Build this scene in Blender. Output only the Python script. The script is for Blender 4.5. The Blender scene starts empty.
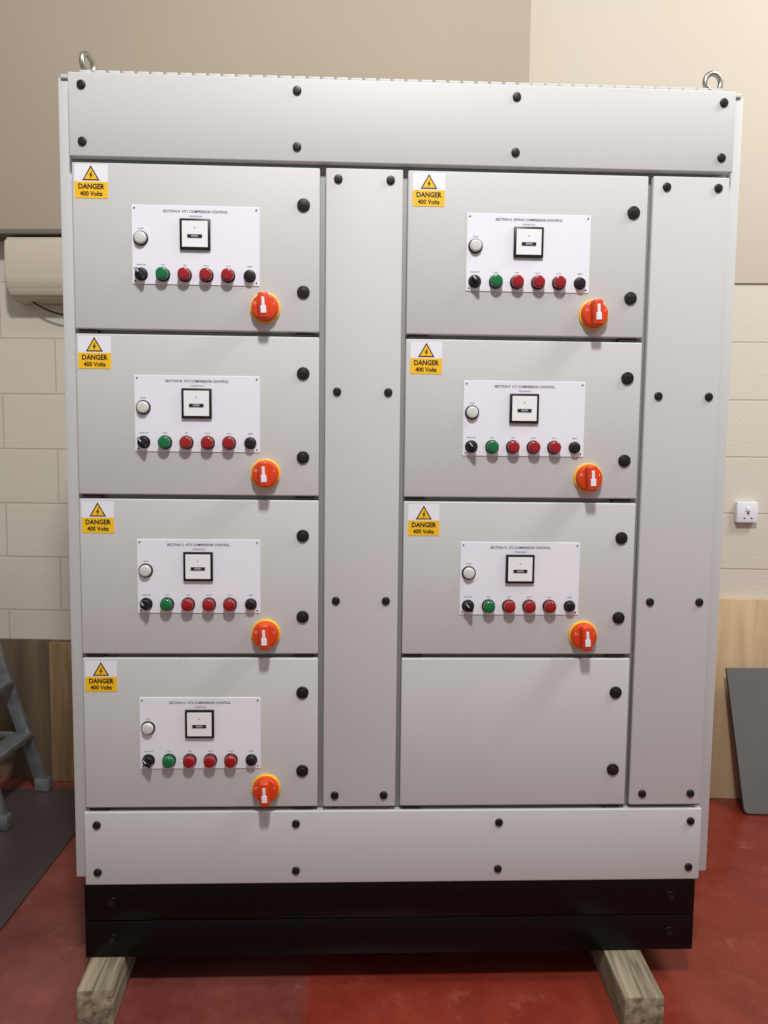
import bpy, bmesh, math, numpy as np
from mathutils import Vector, Matrix

T = 0.095          # bearer height
scene = bpy.context.scene
scene.view_settings.view_transform = 'Standard'
scene.view_settings.look = 'None'

def s2l(c):
    return tuple(((v/255)/12.92 if v/255 <= 0.04045 else ((v/255+0.055)/1.055)**2.4) for v in c)

# ------------------------------------------------------------ materials
def mat(name, rgb, rough=0.5, metal=0.0, bump=0.0, bscale=400, var=0.0, vscale=3.0, coat=0.0, spec=0.5):
    m = bpy.data.materials.new(name); m.use_nodes = True
    nt = m.node_tree; b = nt.nodes['Principled BSDF']
    col = s2l(rgb)
    b.inputs['Base Color'].default_value = (*col, 1)
    b.inputs['Roughness'].default_value = rough
    b.inputs['Metallic'].default_value = metal
    b.inputs['Coat Weight'].default_value = coat
    b.inputs['Specular IOR Level'].default_value = spec
    tc = nt.nodes.new('ShaderNodeTexCoord')
    if var > 0:
        n = nt.nodes.new('ShaderNodeTexNoise'); n.inputs['Scale'].default_value = vscale
        n.inputs['Detail'].default_value = 6
        nt.links.new(tc.outputs['Object'], n.inputs['Vector'])
        r = nt.nodes.new('ShaderNodeValToRGB')
        r.color_ramp.elements[0].position = 0.3; r.color_ramp.elements[1].position = 0.7
        r.color_ramp.elements[0].color = (*[c*(1-var) for c in col], 1)
        r.color_ramp.elements[1].color = (*[min(1, c*(1+var)) for c in col], 1)
        nt.links.new(n.outputs['Fac'], r.inputs['Fac'])
        nt.links.new(r.outputs['Color'], b.inputs['Base Color'])
    if bump > 0:
        n = nt.nodes.new('ShaderNodeTexNoise'); n.inputs['Scale'].default_value = bscale
        nt.links.new(tc.outputs['Object'], n.inputs['Vector'])
        bp = nt.nodes.new('ShaderNodeBump'); bp.inputs['Strength'].default_value = bump
        bp.inputs['Distance'].default_value = 0.001
        nt.links.new(n.outputs['Fac'], bp.inputs['Height'])
        nt.links.new(bp.outputs['Normal'], b.inputs['Normal'])
    return m

M_GREY = mat('powder_coat_grey', (194,195,195), 0.5, bump=0.3, bscale=450, spec=0.3)
M_FRAME = mat('frame_grey', (148,149,149), 0.5)
M_HSHADE = mat('hinge_shade_dark', (40,40,40), 0.8)  # dark tone for the hinge shadows below the doors
M_BLACK = mat('black_plastic', (12,12,12), 0.4)
M_PLINTH = mat('plinth_black', (8,6,7), 0.3, bump=0.3, bscale=500, spec=0.25)
M_WHITE = mat('label_white', (228,229,238), 0.4)
M_FACE = mat('meter_face', (235,235,238), 0.3, coat=0.4)
M_YEL = mat('safety_yellow', (240,188,20), 0.4)
M_RED = mat('isolator_red', (212,62,15), 0.35)
M_LRED = mat('button_red', (148,18,24), 0.25, coat=0.3)
M_GRN = mat('button_green', (0,105,58), 0.25, coat=0.3)
M_LWHT = mat('lamp_white', (205,205,200), 0.25, coat=0.3)
M_RING = mat('button_ring', (26,24,24), 0.35)
M_ZINC = mat('zinc', (170,168,160), 0.35, metal=1, var=0.15, vscale=60)
M_ALU = mat('aluminium', (140,142,144), 0.45, metal=0.6, var=0.25, vscale=20)
M_SHEET = mat('grey_steel_sheet', (116,117,117), 0.5, metal=0.2, var=0.08)
M_EDGE = mat('sheet_edge', (60,60,60), 0.4, metal=0.5)
M_MAT = mat('dark_sheet', (66,57,55), 0.4, var=0.25, vscale=3, bump=0.2, bscale=200)
M_AC = mat('ac_white', (200,190,170), 0.5)
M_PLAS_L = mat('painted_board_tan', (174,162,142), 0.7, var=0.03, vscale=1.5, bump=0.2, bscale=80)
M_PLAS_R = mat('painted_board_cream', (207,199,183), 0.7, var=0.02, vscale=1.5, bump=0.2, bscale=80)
M_TRIM = mat('trim_grey', (112,106,96), 0.6)

def wood(name, c1, c2, scale, axis):
    m = bpy.data.materials.new(name); m.use_nodes = True
    nt = m.node_tree; b = nt.nodes['Principled BSDF']; b.inputs['Roughness'].default_value = 0.75
    tc = nt.nodes.new('ShaderNodeTexCoord'); mp = nt.nodes.new('ShaderNodeMapping')
    sc = [scale]*3; sc[axis] = scale*0.08
    mp.inputs['Scale'].default_value = sc
    n = nt.nodes.new('ShaderNodeTexNoise'); n.inputs['Scale'].default_value = 1; n.inputs['Detail'].default_value = 8
    n.inputs['Distortion'].default_value = 0.6
    r = nt.nodes.new('ShaderNodeValToRGB')
    r.color_ramp.elements[0].position = 0.35; r.color_ramp.elements[1].position = 0.65
    r.color_ramp.elements[0].color = (*s2l(c1), 1); r.color_ramp.elements[1].color = (*s2l(c2), 1)
    bp = nt.nodes.new('ShaderNodeBump'); bp.inputs['Strength'].default_value = 0.4; bp.inputs['Distance'].default_value = 0.003
    L = nt.links.new
    L(tc.outputs['Object'], mp.inputs['Vector']); L(mp.outputs['Vector'], n.inputs['Vector'])
    L(n.outputs['Fac'], r.inputs['Fac']); L(r.outputs['Color'], b.inputs['Base Color'])
    L(n.outputs['Fac'], bp.inputs['Height']); L(bp.outputs['Normal'], b.inputs['Normal'])
    return m
M_TIMB = wood('weathered_timber', (96,86,70), (160,148,122), 45, 1)
M_PLY = wood('plywood', (190,162,126), (212,186,150), 14, 2)
M_PLYD = wood('plywood_old', (84,68,52), (118,98,76), 14, 2)
M_PLYL = wood('plywood_board', (128,100,68), (165,136,98), 20, 2)

def block_mat():
    m = bpy.data.materials.new('painted_blockwork'); m.use_nodes = True
    nt = m.node_tree; b = nt.nodes['Principled BSDF']; b.inputs['Roughness'].default_value = 0.65
    L = nt.links.new
    tc = nt.nodes.new('ShaderNodeTexCoord')
    sp = nt.nodes.new('ShaderNodeSeparateXYZ'); cb = nt.nodes.new('ShaderNodeCombineXYZ')
    L(tc.outputs['Object'], sp.inputs[0]); L(sp.outputs['X'], cb.inputs['X'])
    ad = nt.nodes.new('ShaderNodeMath'); ad.operation = 'ADD'; ad.inputs[1].default_value = BLOCK_Z
    L(sp.outputs['Z'], ad.inputs[0]); L(ad.outputs[0], cb.inputs['Y'])
    br = nt.nodes.new('ShaderNodeTexBrick')
    br.inputs['Scale'].default_value = 1; br.inputs['Brick Width'].default_value = 0.45
    br.inputs['Row Height'].default_value = 0.225; br.inputs['Mortar Size'].default_value = 0.005
    br.inputs['Mortar Smooth'].default_value = 0.8
    br.inputs['Color1'].default_value = (*s2l((211,205,191)), 1)
    br.inputs['Color2'].default_value = (*s2l((207,201,187)), 1)
    br.inputs['Mortar'].default_value = (*s2l((188,180,164)), 1)
    L(cb.outputs[0], br.inputs['Vector']); L(br.outputs['Color'], b.inputs['Base Color'])
    n = nt.nodes.new('ShaderNodeTexNoise'); n.inputs['Scale'].default_value = 90; n.inputs['Detail'].default_value = 5
    L(tc.outputs['Object'], n.inputs['Vector'])
    mx = nt.nodes.new('ShaderNodeMath'); mx.operation = 'MULTIPLY_ADD'; mx.inputs[1].default_value = -1.2
    L(br.outputs['Fac'], mx.inputs[0]); L(n.outputs['Fac'], mx.inputs[2])
    bp = nt.nodes.new('ShaderNodeBump'); bp.inputs['Strength'].default_value = 0.4; bp.inputs['Distance'].default_value = 0.003
    L(mx.outputs[0], bp.inputs['Height']); L(bp.outputs['Normal'], b.inputs['Normal'])
    return m
BLOCK_Z = -0.048
M_BLOCK = block_mat()

def floor_mat():
    m = bpy.data.materials.new('red_floor_paint'); m.use_nodes = True
    nt = m.node_tree; b = nt.nodes['Principled BSDF']; L = nt.links.new
    tc = nt.nodes.new('ShaderNodeTexCoord')
    n = nt.nodes.new('ShaderNodeTexNoise'); n.inputs['Scale'].default_value = 2.6; n.inputs['Detail'].default_value = 10
    n.inputs['Roughness'].default_value = 0.72
    L(tc.outputs['Object'], n.inputs['Vector'])
    def ramp(a, c):
        r = nt.nodes.new('ShaderNodeValToRGB')
        r.color_ramp.elements[0].position = 0.38; r.color_ramp.elements[1].position = 0.64
        r.color_ramp.elements[0].color = (*s2l(a), 1); r.color_ramp.elements[1].color = (*s2l(c), 1)
        L(n.outputs['Fac'], r.inputs['Fac']); return r
    r = ramp((114,38,26), (138,56,42)); r2 = ramp((104,48,42), (132,72,64))
    sp = nt.nodes.new('ShaderNodeSeparateXYZ'); L(tc.outputs['Object'], sp.inputs[0])
    mr = nt.nodes.new('ShaderNodeMapRange'); mr.inputs['From Min'].default_value = -0.25; mr.inputs['From Max'].default_value = -0.22
    L(sp.outputs['X'], mr.inputs['Value'])
    mx = nt.nodes.new('ShaderNodeMixRGB'); L(mr.outputs[0], mx.inputs['Fac']); L(r2.outputs['Color'], mx.inputs[1]); L(r.outputs['Color'], mx.inputs[2])
    n3 = nt.nodes.new('ShaderNodeTexNoise'); n3.inputs['Scale'].default_value = 9; n3.inputs['Detail'].default_value = 10; n3.inputs['Roughness'].default_value = 0.75
    L(tc.outputs['Object'], n3.inputs['Vector'])
    mr3 = nt.nodes.new('ShaderNodeMapRange'); mr3.inputs['From Min'].default_value = 0.56; mr3.inputs['From Max'].default_value = 0.72; mr3.inputs['To Max'].default_value = 0.45
    L(n3.outputs['Fac'], mr3.inputs['Value'])
    mx2 = nt.nodes.new('ShaderNodeMixRGB'); L(mr3.outputs[0], mx2.inputs['Fac']); L(mx.outputs[0], mx2.inputs[1]); mx2.inputs[2].default_value = (*s2l((165,105,92)), 1)
    L(mx2.outputs[0], b.inputs['Base Color'])
    n2 = nt.nodes.new('ShaderNodeTexNoise'); n2.inputs['Scale'].default_value = 12; n2.inputs['Detail'].default_value = 8
    L(tc.outputs['Object'], n2.inputs['Vector'])
    mr2 = nt.nodes.new('ShaderNodeMapRange'); mr2.inputs['To Min'].default_value = 0.15; mr2.inputs['To Max'].default_value = 0.45
    L(n2.outputs['Fac'], mr2.inputs['Value']); L(mr2.outputs[0], b.inputs['Roughness'])
    bp = nt.nodes.new('ShaderNodeBump'); bp.inputs['Strength'].default_value = 0.2; bp.inputs['Distance'].default_value = 0.003
    L(n2.outputs['Fac'], bp.inputs['Height']); L(bp.outputs['Normal'], b.inputs['Normal'])
    return m
M_FLOOR = floor_mat()

# ------------------------------------------------------------ builder
_text_cache = {}
def text_mesh(body, size, bold=0.0):
    k = (body, size, bold)
    if k in _text_cache: return _text_cache[k]
    cu = bpy.data.curves.new('tmp_text', 'FONT'); cu.body = body; cu.size = size
    cu.align_x = 'CENTER'; cu.align_y = 'CENTER'; cu.resolution_u = 2; cu.offset = bold
    ob = bpy.data.objects.new('tmp_text', cu); scene.collection.objects.link(ob)
    dg = bpy.context.evaluated_depsgraph_get(); dg.update()
    me = bpy.data.meshes.new_from_object(ob.evaluated_get(dg))
    bpy.data.objects.remove(ob); bpy.data.curves.remove(cu)
    _text_cache[k] = me
    return me

class B:
    def __init__(s): s.bm = bmesh.new(); s.mats = []
    def mi(s, m):
        if m not in s.mats: s.mats.append(m)
        return s.mats.index(m)
    def merge(s, t, m, M=None):
        i = s.mi(m)
        if M is not None: bmesh.ops.transform(t, matrix=M, verts=t.verts)
        for f in t.faces: f.material_index = i
        me = bpy.data.meshes.new('t'); t.to_mesh(me); t.free()
        s.bm.from_mesh(me); bpy.data.meshes.remove(me)
    def box(s, x0, x1, y0, y1, z0, z1, m, bev=0, seg=2, M=None):
        t = bmesh.new(); bmesh.ops.create_cube(t, size=1)
        for v in t.verts:
            v.co = Vector(((x0+x1)/2+v.co.x*(x1-x0), (y0+y1)/2+v.co.y*(y1-y0), (z0+z1)/2+v.co.z*(z1-z0)))
        if bev: bmesh.ops.bevel(t, geom=t.edges[:], offset=bev, segments=seg, affect='EDGES', profile=0.5)
        s.merge(t, m, M)
    def cyl(s, c, r, y0, y1, m, r2=None, seg=32, bev=0, M=None):
        """cylinder along Y; c=(x,z); y0 front"""
        t = bmesh.new()
        bmesh.ops.create_cone(t, cap_ends=True, segments=seg, radius1=r if r2 is None else r2, radius2=r, depth=abs(y1-y0))
        R = Matrix.Rotation(math.radians(90), 4, 'X')
        bmesh.ops.transform(t, matrix=Matrix.Translation((c[0], (y0+y1)/2, c[1])) @ R, verts=t.verts)
        if bev:
            ed = [e for e in t.edges if len(e.link_faces) == 2 and any(len(f.verts) > 4 for f in e.link_faces) and e.verts[0].co.y < (y0+y1)/2]
            bmesh.ops.bevel(t, geom=ed, offset=bev, segments=3, affect='EDGES', profile=0.5)
        s.merge(t, m, M)
    def prism(s, pts, y0, y1, m, bev=0, M=None):
        t = bmesh.new()
        a = [t.verts.new((p[0], y0, p[1])) for p in pts]; b = [t.verts.new((p[0], y1, p[1])) for p in pts]
        t.faces.new(a); t.faces.new(b[::-1]); n = len(pts)
        for i in range(n): t.faces.new((a[(i+1) % n], a[i], b[i], b[(i+1) % n]))
        bmesh.ops.recalc_face_normals(t, faces=t.faces[:])
        if bev: bmesh.ops.bevel(t, geom=t.edges[:], offset=bev, segments=2, affect='EDGES')
        s.merge(t, m, M)
    def torus(s, M, R, r, m, n=40, k=12):
        t = bmesh.new(); vs = []
        for i in range(n):
            a = 2*math.pi*i/n; row = []
            for j in range(k):
                b = 2*math.pi*j/k
                row.append(t.verts.new(((R+r*math.cos(b))*math.cos(a), (R+r*math.cos(b))*math.sin(a), r*math.sin(b))))
            vs.append(row)
        for i in range(n):
            for j in range(k):
                t.faces.new((vs[i][j], vs[(i+1) % n][j], vs[(i+1) % n][(j+1) % k], vs[i][(j+1) % k]))
        s.merge(t, m, M)
    def tube(s, pts, r, m, k=8):
        t = bmesh.new(); rings = []
        for i, p in enumerate(pts):
            p = Vector(p); d = (Vector(pts[min(i+1, len(pts)-1)])-Vector(pts[max(i-1, 0)])).normalized()
            x = d.cross(Vector((0, 1, 0.01))).normalized(); y = d.cross(x)
            rings.append([t.verts.new(p+r*(math.cos(a)*x+math.sin(a)*y)) for a in [2*math.pi*j/k for j in range(k)]])
        for a, b in zip(rings, rings[1:]):
            for j in range(k): t.faces.new((a[j], a[(j+1) % k], b[(j+1) % k], b[j]))
        t.faces.new(rings[0][::-1]); t.faces.new(rings[-1])
        bmesh.ops.recalc_face_normals(t, faces=t.faces[:])
        s.merge(t, m)
    def beam(s, p, q, w, d, m, up=(0, 1, 0), bev=0.003):
        p = Vector(p); q = Vector(q); z = (q-p).normalized(); x = Vector(up).cross(z).normalized(); y = z.cross(x)
        L = (q-p).length
        M = Matrix.Translation(p) @ Matrix((x, y, z)).transposed().to_4x4()
        s.box(-w/2, w/2, -d/2, d/2, 0, L, m, bev, M=M)
    def text(s, body, x, z, y, size, m, bold=0.0, sx=1.0):
        me = text_mesh(body, size, bold)
        t = bmesh.new(); t.from_mesh(me)
        s.merge(t, m, Matrix.Translation((x, y, z)) @ Matrix.Rotation(math.radians(90), 4, 'X') @ Matrix.Diagonal((sx, 1, 1, 1)))
    def done(s, name, parent=None, M=None):
        me = bpy.data.meshes.new(name); s.bm.to_mesh(me); s.bm.free()
        for m in s.mats: me.materials.append(m)
        for p in me.polygons: p.use_smooth = True
        me.set_sharp_from_angle(angle=math.radians(35))
        ob = bpy.data.objects.new(name, me); scene.collection.objects.link(ob)
        if parent is not None: ob.parent = parent
        elif M is not None: ob.matrix_world = M
        return ob

def empty(name, M=None):
    e = bpy.data.objects.new(name, None); scene.collection.objects.link(e)
    if M is not None: e.matrix_world = M
    return e

# ------------------------------------------------------------ cabinet
cab = empty('electrical_control_cabinet')
def Z(h): return T+h

b = B()
b.box(-0.795, 0.795, 0.026, 0.49, Z(0.2), Z(2.195), M_FRAME, 0.002)
for sgn in (-1, 1):
    xa, xb = sorted((sgn*0.804, sgn*0.834))
    b.box(xa, xb, 0.030, 0.5, Z(0.205), Z(2.2), M_GREY, 0.004)
    xa, xb = sorted((sgn*0.79, sgn*0.806))
    b.box(xa, xb, 0.034, 0.49, Z(0.205), Z(2.195), M_FRAME, 0.001)
b.box(-0.825, 0.825, 0.024, 0.495, Z(2.195), Z(2.205), M_GREY, 0.002)
# roof rim with punched slots
b.box(-0.80, 0.80, 0.012, 0.03, Z(2.198), Z(2.205), M_FRAME)
for i in range(46):
    x = -0.775+i*0.0337
    b.box(x, x+0.027, 0.010, 0.03, Z(2.203), Z(2.209), M_GREY, 0.001)
b.done('body', cab)

def quarter_lock(b, x, z, y=0.0):
    b.cyl((x, z), 0.0155, y-0.005, y, M_BLACK, bev=0.002)
    b.cyl((x, z), 0.009, y-0.0065, y-0.004, M_RING, bev=0.001)
    b.box(x-0.006, x+0.006, y-0.0075, y-0.006, z-0.0015, z+0.0015, M_BLACK)
def cap(b, x, z, y=0.0):
    b.cyl((x, z), 0.0104, y-0.005, y, M_BLACK, bev=0.003, seg=24)
    b.cyl((x, z), 0.004, y-0.0056, y-0.0045, M_RING, seg=6)

def panel(name, x0, x1, h0, h1, caps):
    b = B(); b.box(x0, x1, 0, 0.022, Z(h0), Z(h1), M_GREY, 0.0035, 3)
    for (x, h) in caps: cap(b, x, Z(h))
    b.done(name, cab)
xs = (-0.768, -0.262, 0.264, 0.770)
panel('top_cover', -0.8, 0.8, 2.008, 2.2, [(x, h) for x in xs for h in (2.171, 2.042)])
panel('bottom_cover', -0.8, 0.8, 0.2, 0.394, [(x, h) for x in xs for h in (0.235, 0.361)])
hs = (1.970, 1.464, 0.943, 0.436)
panel('cable_duct_cover_1', -0.193, -0.007, 0.405, 1.996, [(x, h) for x in (-0.163, -0.037) for h in hs])
panel('cable_duct_cover_2', 0.605, 0.794, 0.405, 1.996, [(x, h) for x in (0.638, 0.766) for h in hs])

def door(name, x0, top, title, row):
    right = x0 > -0.1
    zt = Z(top)
    b = B()
    b.box(x0+0.005, x0+0.593, 0, 0.022, zt-0.394, zt-0.005, M_GREY, 0.0035, 3)
    for hx in (0.012, 0.535):
        b.box(x0+hx, x0+hx+0.045, 0.006, 0.027, zt-0.403, zt-0.3935, M_HSHADE)  # dark blocks stand in for the shadow at the hinges, no real part
    for dz in (0.093, 0.298): quarter_lock(b, x0+(0.558 if right else 0.554), zt-dz)
    b.done(name, cab)
    if not title: return
    ox = 0.004 if right else -0.001; od = (0.002 if right else 0.0)+0.0016*row
    P = lambda x, d: (x0+x+ox, zt-d-od)
    # warning label
    b = B(); lx, lz = P(0.0515, 0.049-od*0.5)
    b.box(lx-0.039, lx+0.039, -0.0008, 0.0005, lz-0.001, lz+0.039, M_WHITE)
    b.box(lx-0.039, lx+0.039, -0.0008, 0.0005, lz-0.039, lz-0.001, M_YEL)
    def tri(r, z, y0, m): b.prism([(lx+r*math.sin(a), z+r*math.cos(a)) for a in (0, 2*math.pi/3, 4*math.pi/3)], y0, 0, m)
    tri(0.0235, lz+0.0135, -0.0011, M_BLACK); tri(0.0180, lz+0.0135, -0.0014, M_YEL)
    b.prism([(lx+0.003, lz+0.025), (lx-0.004, lz+0.0125), (lx-0.0005, lz+0.013), (lx-0.002, lz+0.0045), (lx+0.0045, lz+0.0155), (lx+0.0012, lz+0.015)], -0.0017, 0, M_BLACK)
    b.text('DANGER', lx, lz-0.0125, -0.0010, 0.0168, M_BLACK, 0.0006, 0.9)
    b.text('400 Volts', lx, lz-0.029, -0.0010, 0.0150, M_BLACK, 0.0005, 0.9)
    b.done('danger_label', cab)
    # control plate
    b = B()
    ax, az = P(0.1455, 0.286); bx, bz = P(0.4490, 0.101)
    b.box(ax, bx, -0.002, 0.0005, az, bz, M_WHITE, 0.0006, 1)
    for px in (ax+0.007, bx-0.007):
        for pz in (az+0.007, bz-0.007): b.cyl((px, pz), 0.0018, -0.0035, 0, M_RING, seg=12)
    cx = (ax+bx)/2
    b.text(title, cx, bz-0.0135, -0.0024, 0.0085, M_BLACK, 0.0001, 0.95)
    b.text('HOURS RUN', cx, bz-0.0245, -0.0024, 0.0054, M_BLACK)
    b.done('control_plate', cab)
    # meter
    b = B(); mx, mz = P(0.2965, 0.168); h = 0.0365
    b.box(mx-h, mx+h, -0.009, -0.0015, mz-h, mz+h, M_BLACK, 0.002)
    b.box(mx-0.0305, mx+0.0305, -0.0098, -0.008, mz-0.0305, mz+0.0305, M_FACE, 0.0004, 1)
    b.box(mx-0.0175, mx+0.0175, -0.0108, -0.009, mz-0.009, mz-0.001, M_RING)
    b.text('00000', mx, mz-0.005, -0.0112, 0.0065, M_WHITE)
    b.text('h', mx, mz+0.014, -0.0101, 0.008, M_BLACK)
    b.done('hour_meter', cab)
    # buttons
    b = B()
    x, z = P(0.167, 0.179)
    b.cyl((x, z), 0.0178, -0.006, -0.0015, M_RING, bev=0.002); b.cyl((x, z), 0.0145, -0.014, -0.005, M_LWHT, bev=0.004)
    b.text('MAINS', x, z+0.023, -0.0024, 0.0045, M_BLACK)
    for i, nm in enumerate(('HAND OFF', 'RUN', 'TRIP', 'FAULT', 'HP LP', 'RESET')):
        x, z = P(0.167+0.0518*i, 0.263)
        b.text(nm, x, z+0.0225, -0.0024, 0.0045, M_BLACK)
        if i == 0:
            b.cyl((x, z), 0.0158, -0.006, -0.0015, M_BLACK, bev=0.002); b.cyl((x, z), 0.0120, -0.018, -0.005, M_BLACK, bev=0.002)
            R = Matrix.Translation((x, 0, z)) @ Matrix.Rotation(math.radians(-40), 4, 'Y')
            b.box(-0.0035, 0.0035, -0.027, -0.010, -0.0135, 0.0135, M_BLACK, 0.001, M=R)
            b.box(-0.001, 0.001, -0.0275, -0.018, 0.001, 0.012, M_WHITE, M=R)
        elif i == 5:
            b.cyl((x, z), 0.0150, -0.006, -0.0015, M_RING, bev=0.002); b.cyl((x, z), 0.0120, -0.016, -0.005, M_BLACK, bev=0.003)
        else:
            m = M_GRN if i == 1 else M_LRED
            b.cyl((x, z), 0.0172, -0.007, -0.0015, M_RING, bev=0.002); b.cyl((x, z), 0.0146, -0.022, -0.005, m, bev=0.004)
    b.done('push_buttons', cab)
    # isolator
    b = B(); x, z = P(0.463, 0.338)
    b.cyl((x, z), 0.0365, -0.007, 0, M_YEL, bev=0.002, seg=48)
    b.cyl((x, z), 0.0305, -0.022, -0.006, M_RED, r2=0.0335, bev=0.003, seg=48)
    R = Matrix.Translation((x, 0, z)) @ Matrix.Rotation(math.radians(-3), 4, 'Y')
    b.box(-0.0125, 0.0125, -0.046, -0.018, -0.031, 0.031, M_RED, 0.005, 3, M=R)
    b.box(-0.0035, 0.0035, -0.0475, -0.044, -0.016, 0.019, M_WHITE, 0.0008, 1, M=R)
    b.box(-0.0065, 0.0065, -0.0478, -0.044, -0.019, -0.001, M_WHITE, 0.0008, 1, M=R)
    b.text('O', x-0.0225, z+0.008, -0.0224, 0.009, M_WHITE); b.text('I', x+0.0225, z+0.008, -0.0224, 0.009, M_WHITE)
    b.done('isolator_switch', cab)

tl = ['SECTION A  HT1 COMPRESSOR CONTROL', 'SECTION B  HT2 COMPRESSOR CONTROL', 'SECTION C  HT3 COMPRESSOR CONTROL', 'SECTION D  HT4 COMPRESSOR CONTROL']
tr = ['SECTION E  SWING COMPRESSOR CONTROL', 'SECTION F  LT1 COMPRESSOR CONTROL', 'SECTION G  LT2 COMPRESSOR CONTROL', None]
for i in range(4):
    door('door_left_%d' % (i+1), -0.8, 2.0-0.4*i, tl[i], i)
    door('door_right_%d' % (i+1), 0.0, 2.0-0.4*i, tr[i], i)

b = B()
for k in range(2):
    b.box(-0.806, 0.794, 0.006, 0.49, Z(0.1*k+0.0005), Z(0.1*k+0.0985), M_PLINTH, 0.0025)
    for x in (-0.735, 0.728):
        b.cyl((x, Z(0.1*k+0.05)), 0.014, 0.0035, 0.007, M_PLINTH, bev=0.002)
        b.cyl((x, Z(0.1*k+0.05)), 0.008, -0.001, 0.005, M_BLACK, seg=6)
b.done('plinth', cab)

for (x, ang) in ((-0.770, 72), (0.765, 12)):
    b = B()
    zc = Z(2.205)
    Mx = Matrix.Translation((x, 0.055, zc)) @ Matrix.Rotation(math.radians(ang), 4, 'Z')
    b.torus(Mx @ Matrix.Translation((0, 0, 0.037)) @ Matrix.Rotation(math.radians(90), 4, 'X'), 0.022, 0.0065, M_ZINC)
    b.torus(Mx @ Matrix.Translation((0, 0, 0.004)), 0.013, 0.005, M_ZINC)
    b.box(-0.008, 0.008, -0.008, 0.008, 0.0, 0.016, M_ZINC, 0.003, M=Mx)
    b.done('lifting_eye', cab)

# timber bearers
def bearer(x0, x1, y0, rot):
    b = B()
    w = (x1-x0)/2
    b.box(-w, w, 0, 0.66, 0, T-0.0005, M_TIMB, 0.004)
    b.done('timber_bearer', M=Matrix.Translation(((x0+x1)/2, y0, 0)) @ Matrix.Rotation(math.radians(rot), 4, 'Z'))
bearer(-0.787, -0.699, -0.115, 3)
bearer(0.550, 0.648, -0.17, -2)

# ------------------------------------------------------------ room
WM = Matrix.Translation((0, 1.22, 0)) @ Matrix.Rotation(math.radians(-4.5), 4, 'Z')
b = B(); b.box(-4, 4, -4.5, 2.2, -0.1, 0, M_FLOOR); b.done('floor')
b = B(); b.box(-4, 4, 0, 0.2, 0, 4.2, M_BLOCK); b.done('wall_back', M=WM)
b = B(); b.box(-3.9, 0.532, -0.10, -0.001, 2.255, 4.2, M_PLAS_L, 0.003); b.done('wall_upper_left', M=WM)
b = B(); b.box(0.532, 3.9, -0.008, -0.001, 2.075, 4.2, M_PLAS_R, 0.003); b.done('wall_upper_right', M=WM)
b = B(); b.box(-3.9, 0.532, -0.115, -0.002, 2.235, 2.254, M_TRIM, 0.002); b.done('trim_1', M=WM)

# wall-mounted air conditioner
b = B()
prof = [(0, 0), (-0.06, 0.0), (-0.095, 0.012), (-0.115, 0.04), (-0.125, 0.09), (-0.125, 0.20), (-0.12, 0.23), (-0.10, 0.242), (0, 0.242)]
t = bmesh.new()
va = [t.verts.new((-1.485, p[0]-0.001, 1.985+p[1])) for p in prof]; vb = [t.verts.new((-0.65, p[0]-0.001, 1.985+p[1])) for p in prof]
t.faces.new(va); t.faces.new(vb[::-1])
for i in range(len(prof)):
    j = (i+1) % len(prof); t.faces.new((va[j], va[i], vb[i], vb[j]))
bmesh.ops.recalc_face_normals(t, faces=t.faces[:])
bmesh.ops.bevel(t, geom=t.edges[:], offset=0.008, segments=3, affect='EDGES')
b.merge(t, M_AC)
b.tube([(-1.42+0.03*i, -0.05, 1.99-0.055*math.sin(math.pi*min(1, i/10))) for i in range(11)], 0.0035, M_BLACK)
b.done('air_conditioner', M=WM)

# socket
b = B()
sx, sz = -0.034, 0.036
b.box(1.44+sx, 1.522+sx, -0.03, -0.001, 1.104+sz, 1.186+sz, M_WHITE, 0.004)
b.box(1.475+sx, 1.49+sx, -0.036, -0.028, 1.15+sz, 1.165+sz, M_WHITE, 0.001)
b.box(1.48+sx, 1.486+sx, -0.0312, -0.028, 1.137+sz, 1.145+sz, M_RING); b.box(1.465+sx, 1.473+sx, -0.0312, -0.028, 1.120+sz, 1.124+sz, M_RING); b.box(1.493+sx, 1.501+sx, -0.0312, -0.028, 1.120+sz, 1.124+sz, M_RING)
b.done('power_socket', M=WM)

# plywood
b = B(); b.box(0.9, 2.4, -0.022, -0.002, 0.001, 0.83, M_PLY, 0.001)
b.box(1.30, 1.345, -0.045, -0.022, 0.001, 0.45, M_PLYL, 0.002); b.done('plywood_sheet', M=WM)
b = B(); b.box(-2.4, -0.9, -0.022, -0.002, 0.001, 0.60, M_PLYD, 0.001)
b.box(-1.385, -1.29, -0.045, -0.022, 0.001, 0.595, M_PLYL, 0.002)
b.done('plywood_sheet.001', M=WM)

# leaning sheet
b = B()
pts = [(0.0, 0.565), (0.06, 0.02), (0.066, 0.006), (0.08, 0), (0.7, 0), (0.7, 0.575)]
b.prism(pts, -0.0015, 0.0015, M_SHEET)
e = [(p[0], 0, p[1]) for p in pts[:5]]
b.tube(e, 0.003, M_EDGE, 6)
b.done('steel_sheet', M=WM @ Matrix.Translation((1.375, -0.16, 0.004)) @ Matrix.Rotation(math.radians(-9), 4, 'X'))

# dark sheet on the floor
b = B()
t = bmesh.new()
P4 = [(-2.3, 0.0), (-1.15, 0.0), (-1.12, 1.2), (-2.3, 1.2)]
lo = [t.verts.new((x, y, 0)) for x, y in P4]; hi = [t.verts.new((x, y, 0.006)) for x, y in P4]
t.faces.new(lo[::-1]); t.faces.new(hi)
for i in range(4): t.faces.new((lo[i], lo[(i+1) % 4], hi[(i+1) % 4], hi[i]))
b.merge(t, M_MAT); b.done('floor_sheet')

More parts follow.
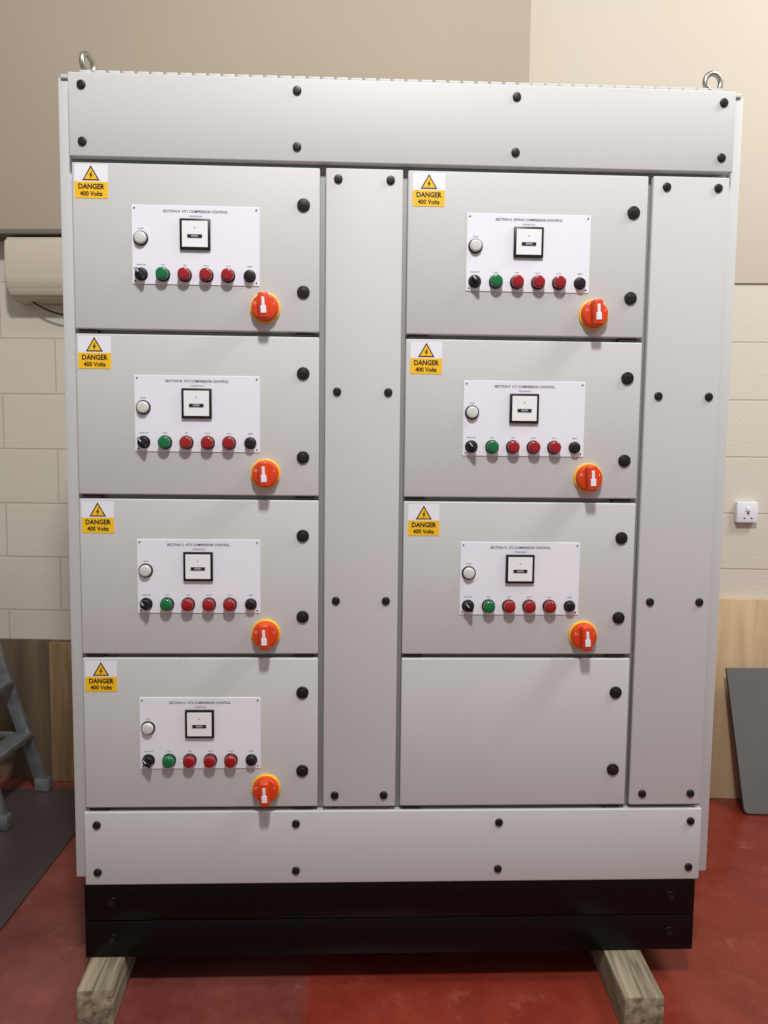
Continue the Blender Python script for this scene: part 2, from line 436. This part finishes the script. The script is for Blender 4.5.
# step ladder
b = B()
xf = -1.375
for y in (-0.14, -0.46):
    ap = (-1.63, y*0.7-0.1, 0.90)
    b.beam((xf, y, 0.03), ap, 0.05, 0.024, M_ALU)
    b.beam((-1.98, y, 0.03), ap, 0.04, 0.022, M_ALU)
    b.beam((xf-0.06, y*0.93-0.02, 0.24), (-1.90, y*0.93-0.02, 0.24), 0.025, 0.012, M_ALU)
    for fx in (xf, -1.98): b.box(fx-0.03, fx+0.03, y-0.02, y+0.02, 0.0075, 0.06, M_ALU, 0.004)
for k in range(1, 4):
    f = k/4; x = xf-0.255*f; z = 0.03+0.87*f
    b.box(x-0.04, x+0.04, -0.45+0.05*f, -0.15-0.06*f, z-0.012, z+0.012, M_ALU, 0.003)
b.box(-1.72, -1.56, -0.44, -0.17, 0.89, 0.92, M_ALU, 0.005)
b.done('step_ladder', M=WM)

# ------------------------------------------------------------ lights
def area(name, loc, tgt, size, sy, power, col):
    l = bpy.data.lights.new(name, 'AREA'); l.shape = 'RECTANGLE'; l.size = size; l.size_y = sy; l.energy = power; l.color = col
    o = bpy.data.objects.new(name, l); scene.collection.objects.link(o); o.location = loc
    o.rotation_euler = (Vector(tgt)-Vector(loc)).to_track_quat('-Z', 'Y').to_euler()
area('ceiling_light', (0.0, -2.2, 4.4), (-0.0, -0.3, 0.3), 0.35, 0.35, 132, (1, 0.985, 0.97))
area('ceiling_light.001', (2.6, -0.6, 4.0), (1.6, 0.9, 0), 1.2, 0.5, 60, (1, 0.96, 0.89))
w = bpy.data.worlds.new('room_ambient'); scene.world = w; w.use_nodes = True
w.node_tree.nodes['Background'].inputs[0].default_value = (1.0, 0.975, 0.95, 1)
w.node_tree.nodes['Background'].inputs[1].default_value = 0.37

# ------------------------------------------------------------ camera solve (pose from the cabinet's known dimensions)
C = [(-.798,2.198,67,76),(.798,2.198,736,93),(-.798,.202,85,884),(.798,.202,697,877),
(-.796,1.996,71,160),(-.204,1.996,320,166),(-.196,1.996,324,167),(-.004,1.996,405,170),(.004,1.996,409,170),(.596,1.996,652,175),(.604,1.996,655,175),(.798,1.996,731,176),
(-.796,.404,84,809),(-.204,.404,317,808),(-.196,.404,321,808),(-.004,.404,399,808),(.004,.404,401,806),(.596,.404,627,805),(.604,.404,630,805),(.798,.404,699,806),
(-.796,1.204,80,494),(-.204,1.204,319,497),(.004,1.204,404,498),(.596,1.204,636,500)]
C = np.array(C)
W = np.stack([C[:,0], np.zeros(len(C)), C[:,1]+T], 1); U = C[:,2:]
def rot(yaw, pitch, roll):
    return np.array(Matrix.Rotation(yaw,3,'Z') @ Matrix.Rotation(math.pi/2+pitch,3,'X') @ Matrix.Rotation(roll,3,'Z'))
def proj(p, W):
    R = rot(p[3],p[4],p[5]); c = (W-p[:3]) @ R
    f = p[6]*1000
    return np.stack([384+f*c[:,0]/-c[:,2], 512-f*c[:,1]/-c[:,2]],1)
p = np.array([-.09,-1.93,1.42,-.04,-.087,0.0,.769])
def res(p): return np.concatenate([(proj(p,W)-U).ravel(), [(p[6]-.769)*60]])
for it in range(30):
    r = res(p); J = np.zeros((len(r),7))
    for k in range(7):
        q = p.copy(); q[k]+=1e-5; J[:,k]=(res(q)-r)/1e-5
    p = p-np.linalg.lstsq(J,r,rcond=None)[0]
cam = bpy.data.cameras.new('camera'); co = bpy.data.objects.new('camera', cam); scene.collection.objects.link(co)
co.matrix_world = Matrix.Translation(p[:3].tolist()) @ Matrix(rot(p[3],p[4],p[5]).tolist()).to_4x4()
cam.sensor_fit = 'HORIZONTAL'; cam.sensor_width = 36; cam.lens = float(p[6]*1000*36/768)
cam.clip_start = 0.01
scene.camera = co
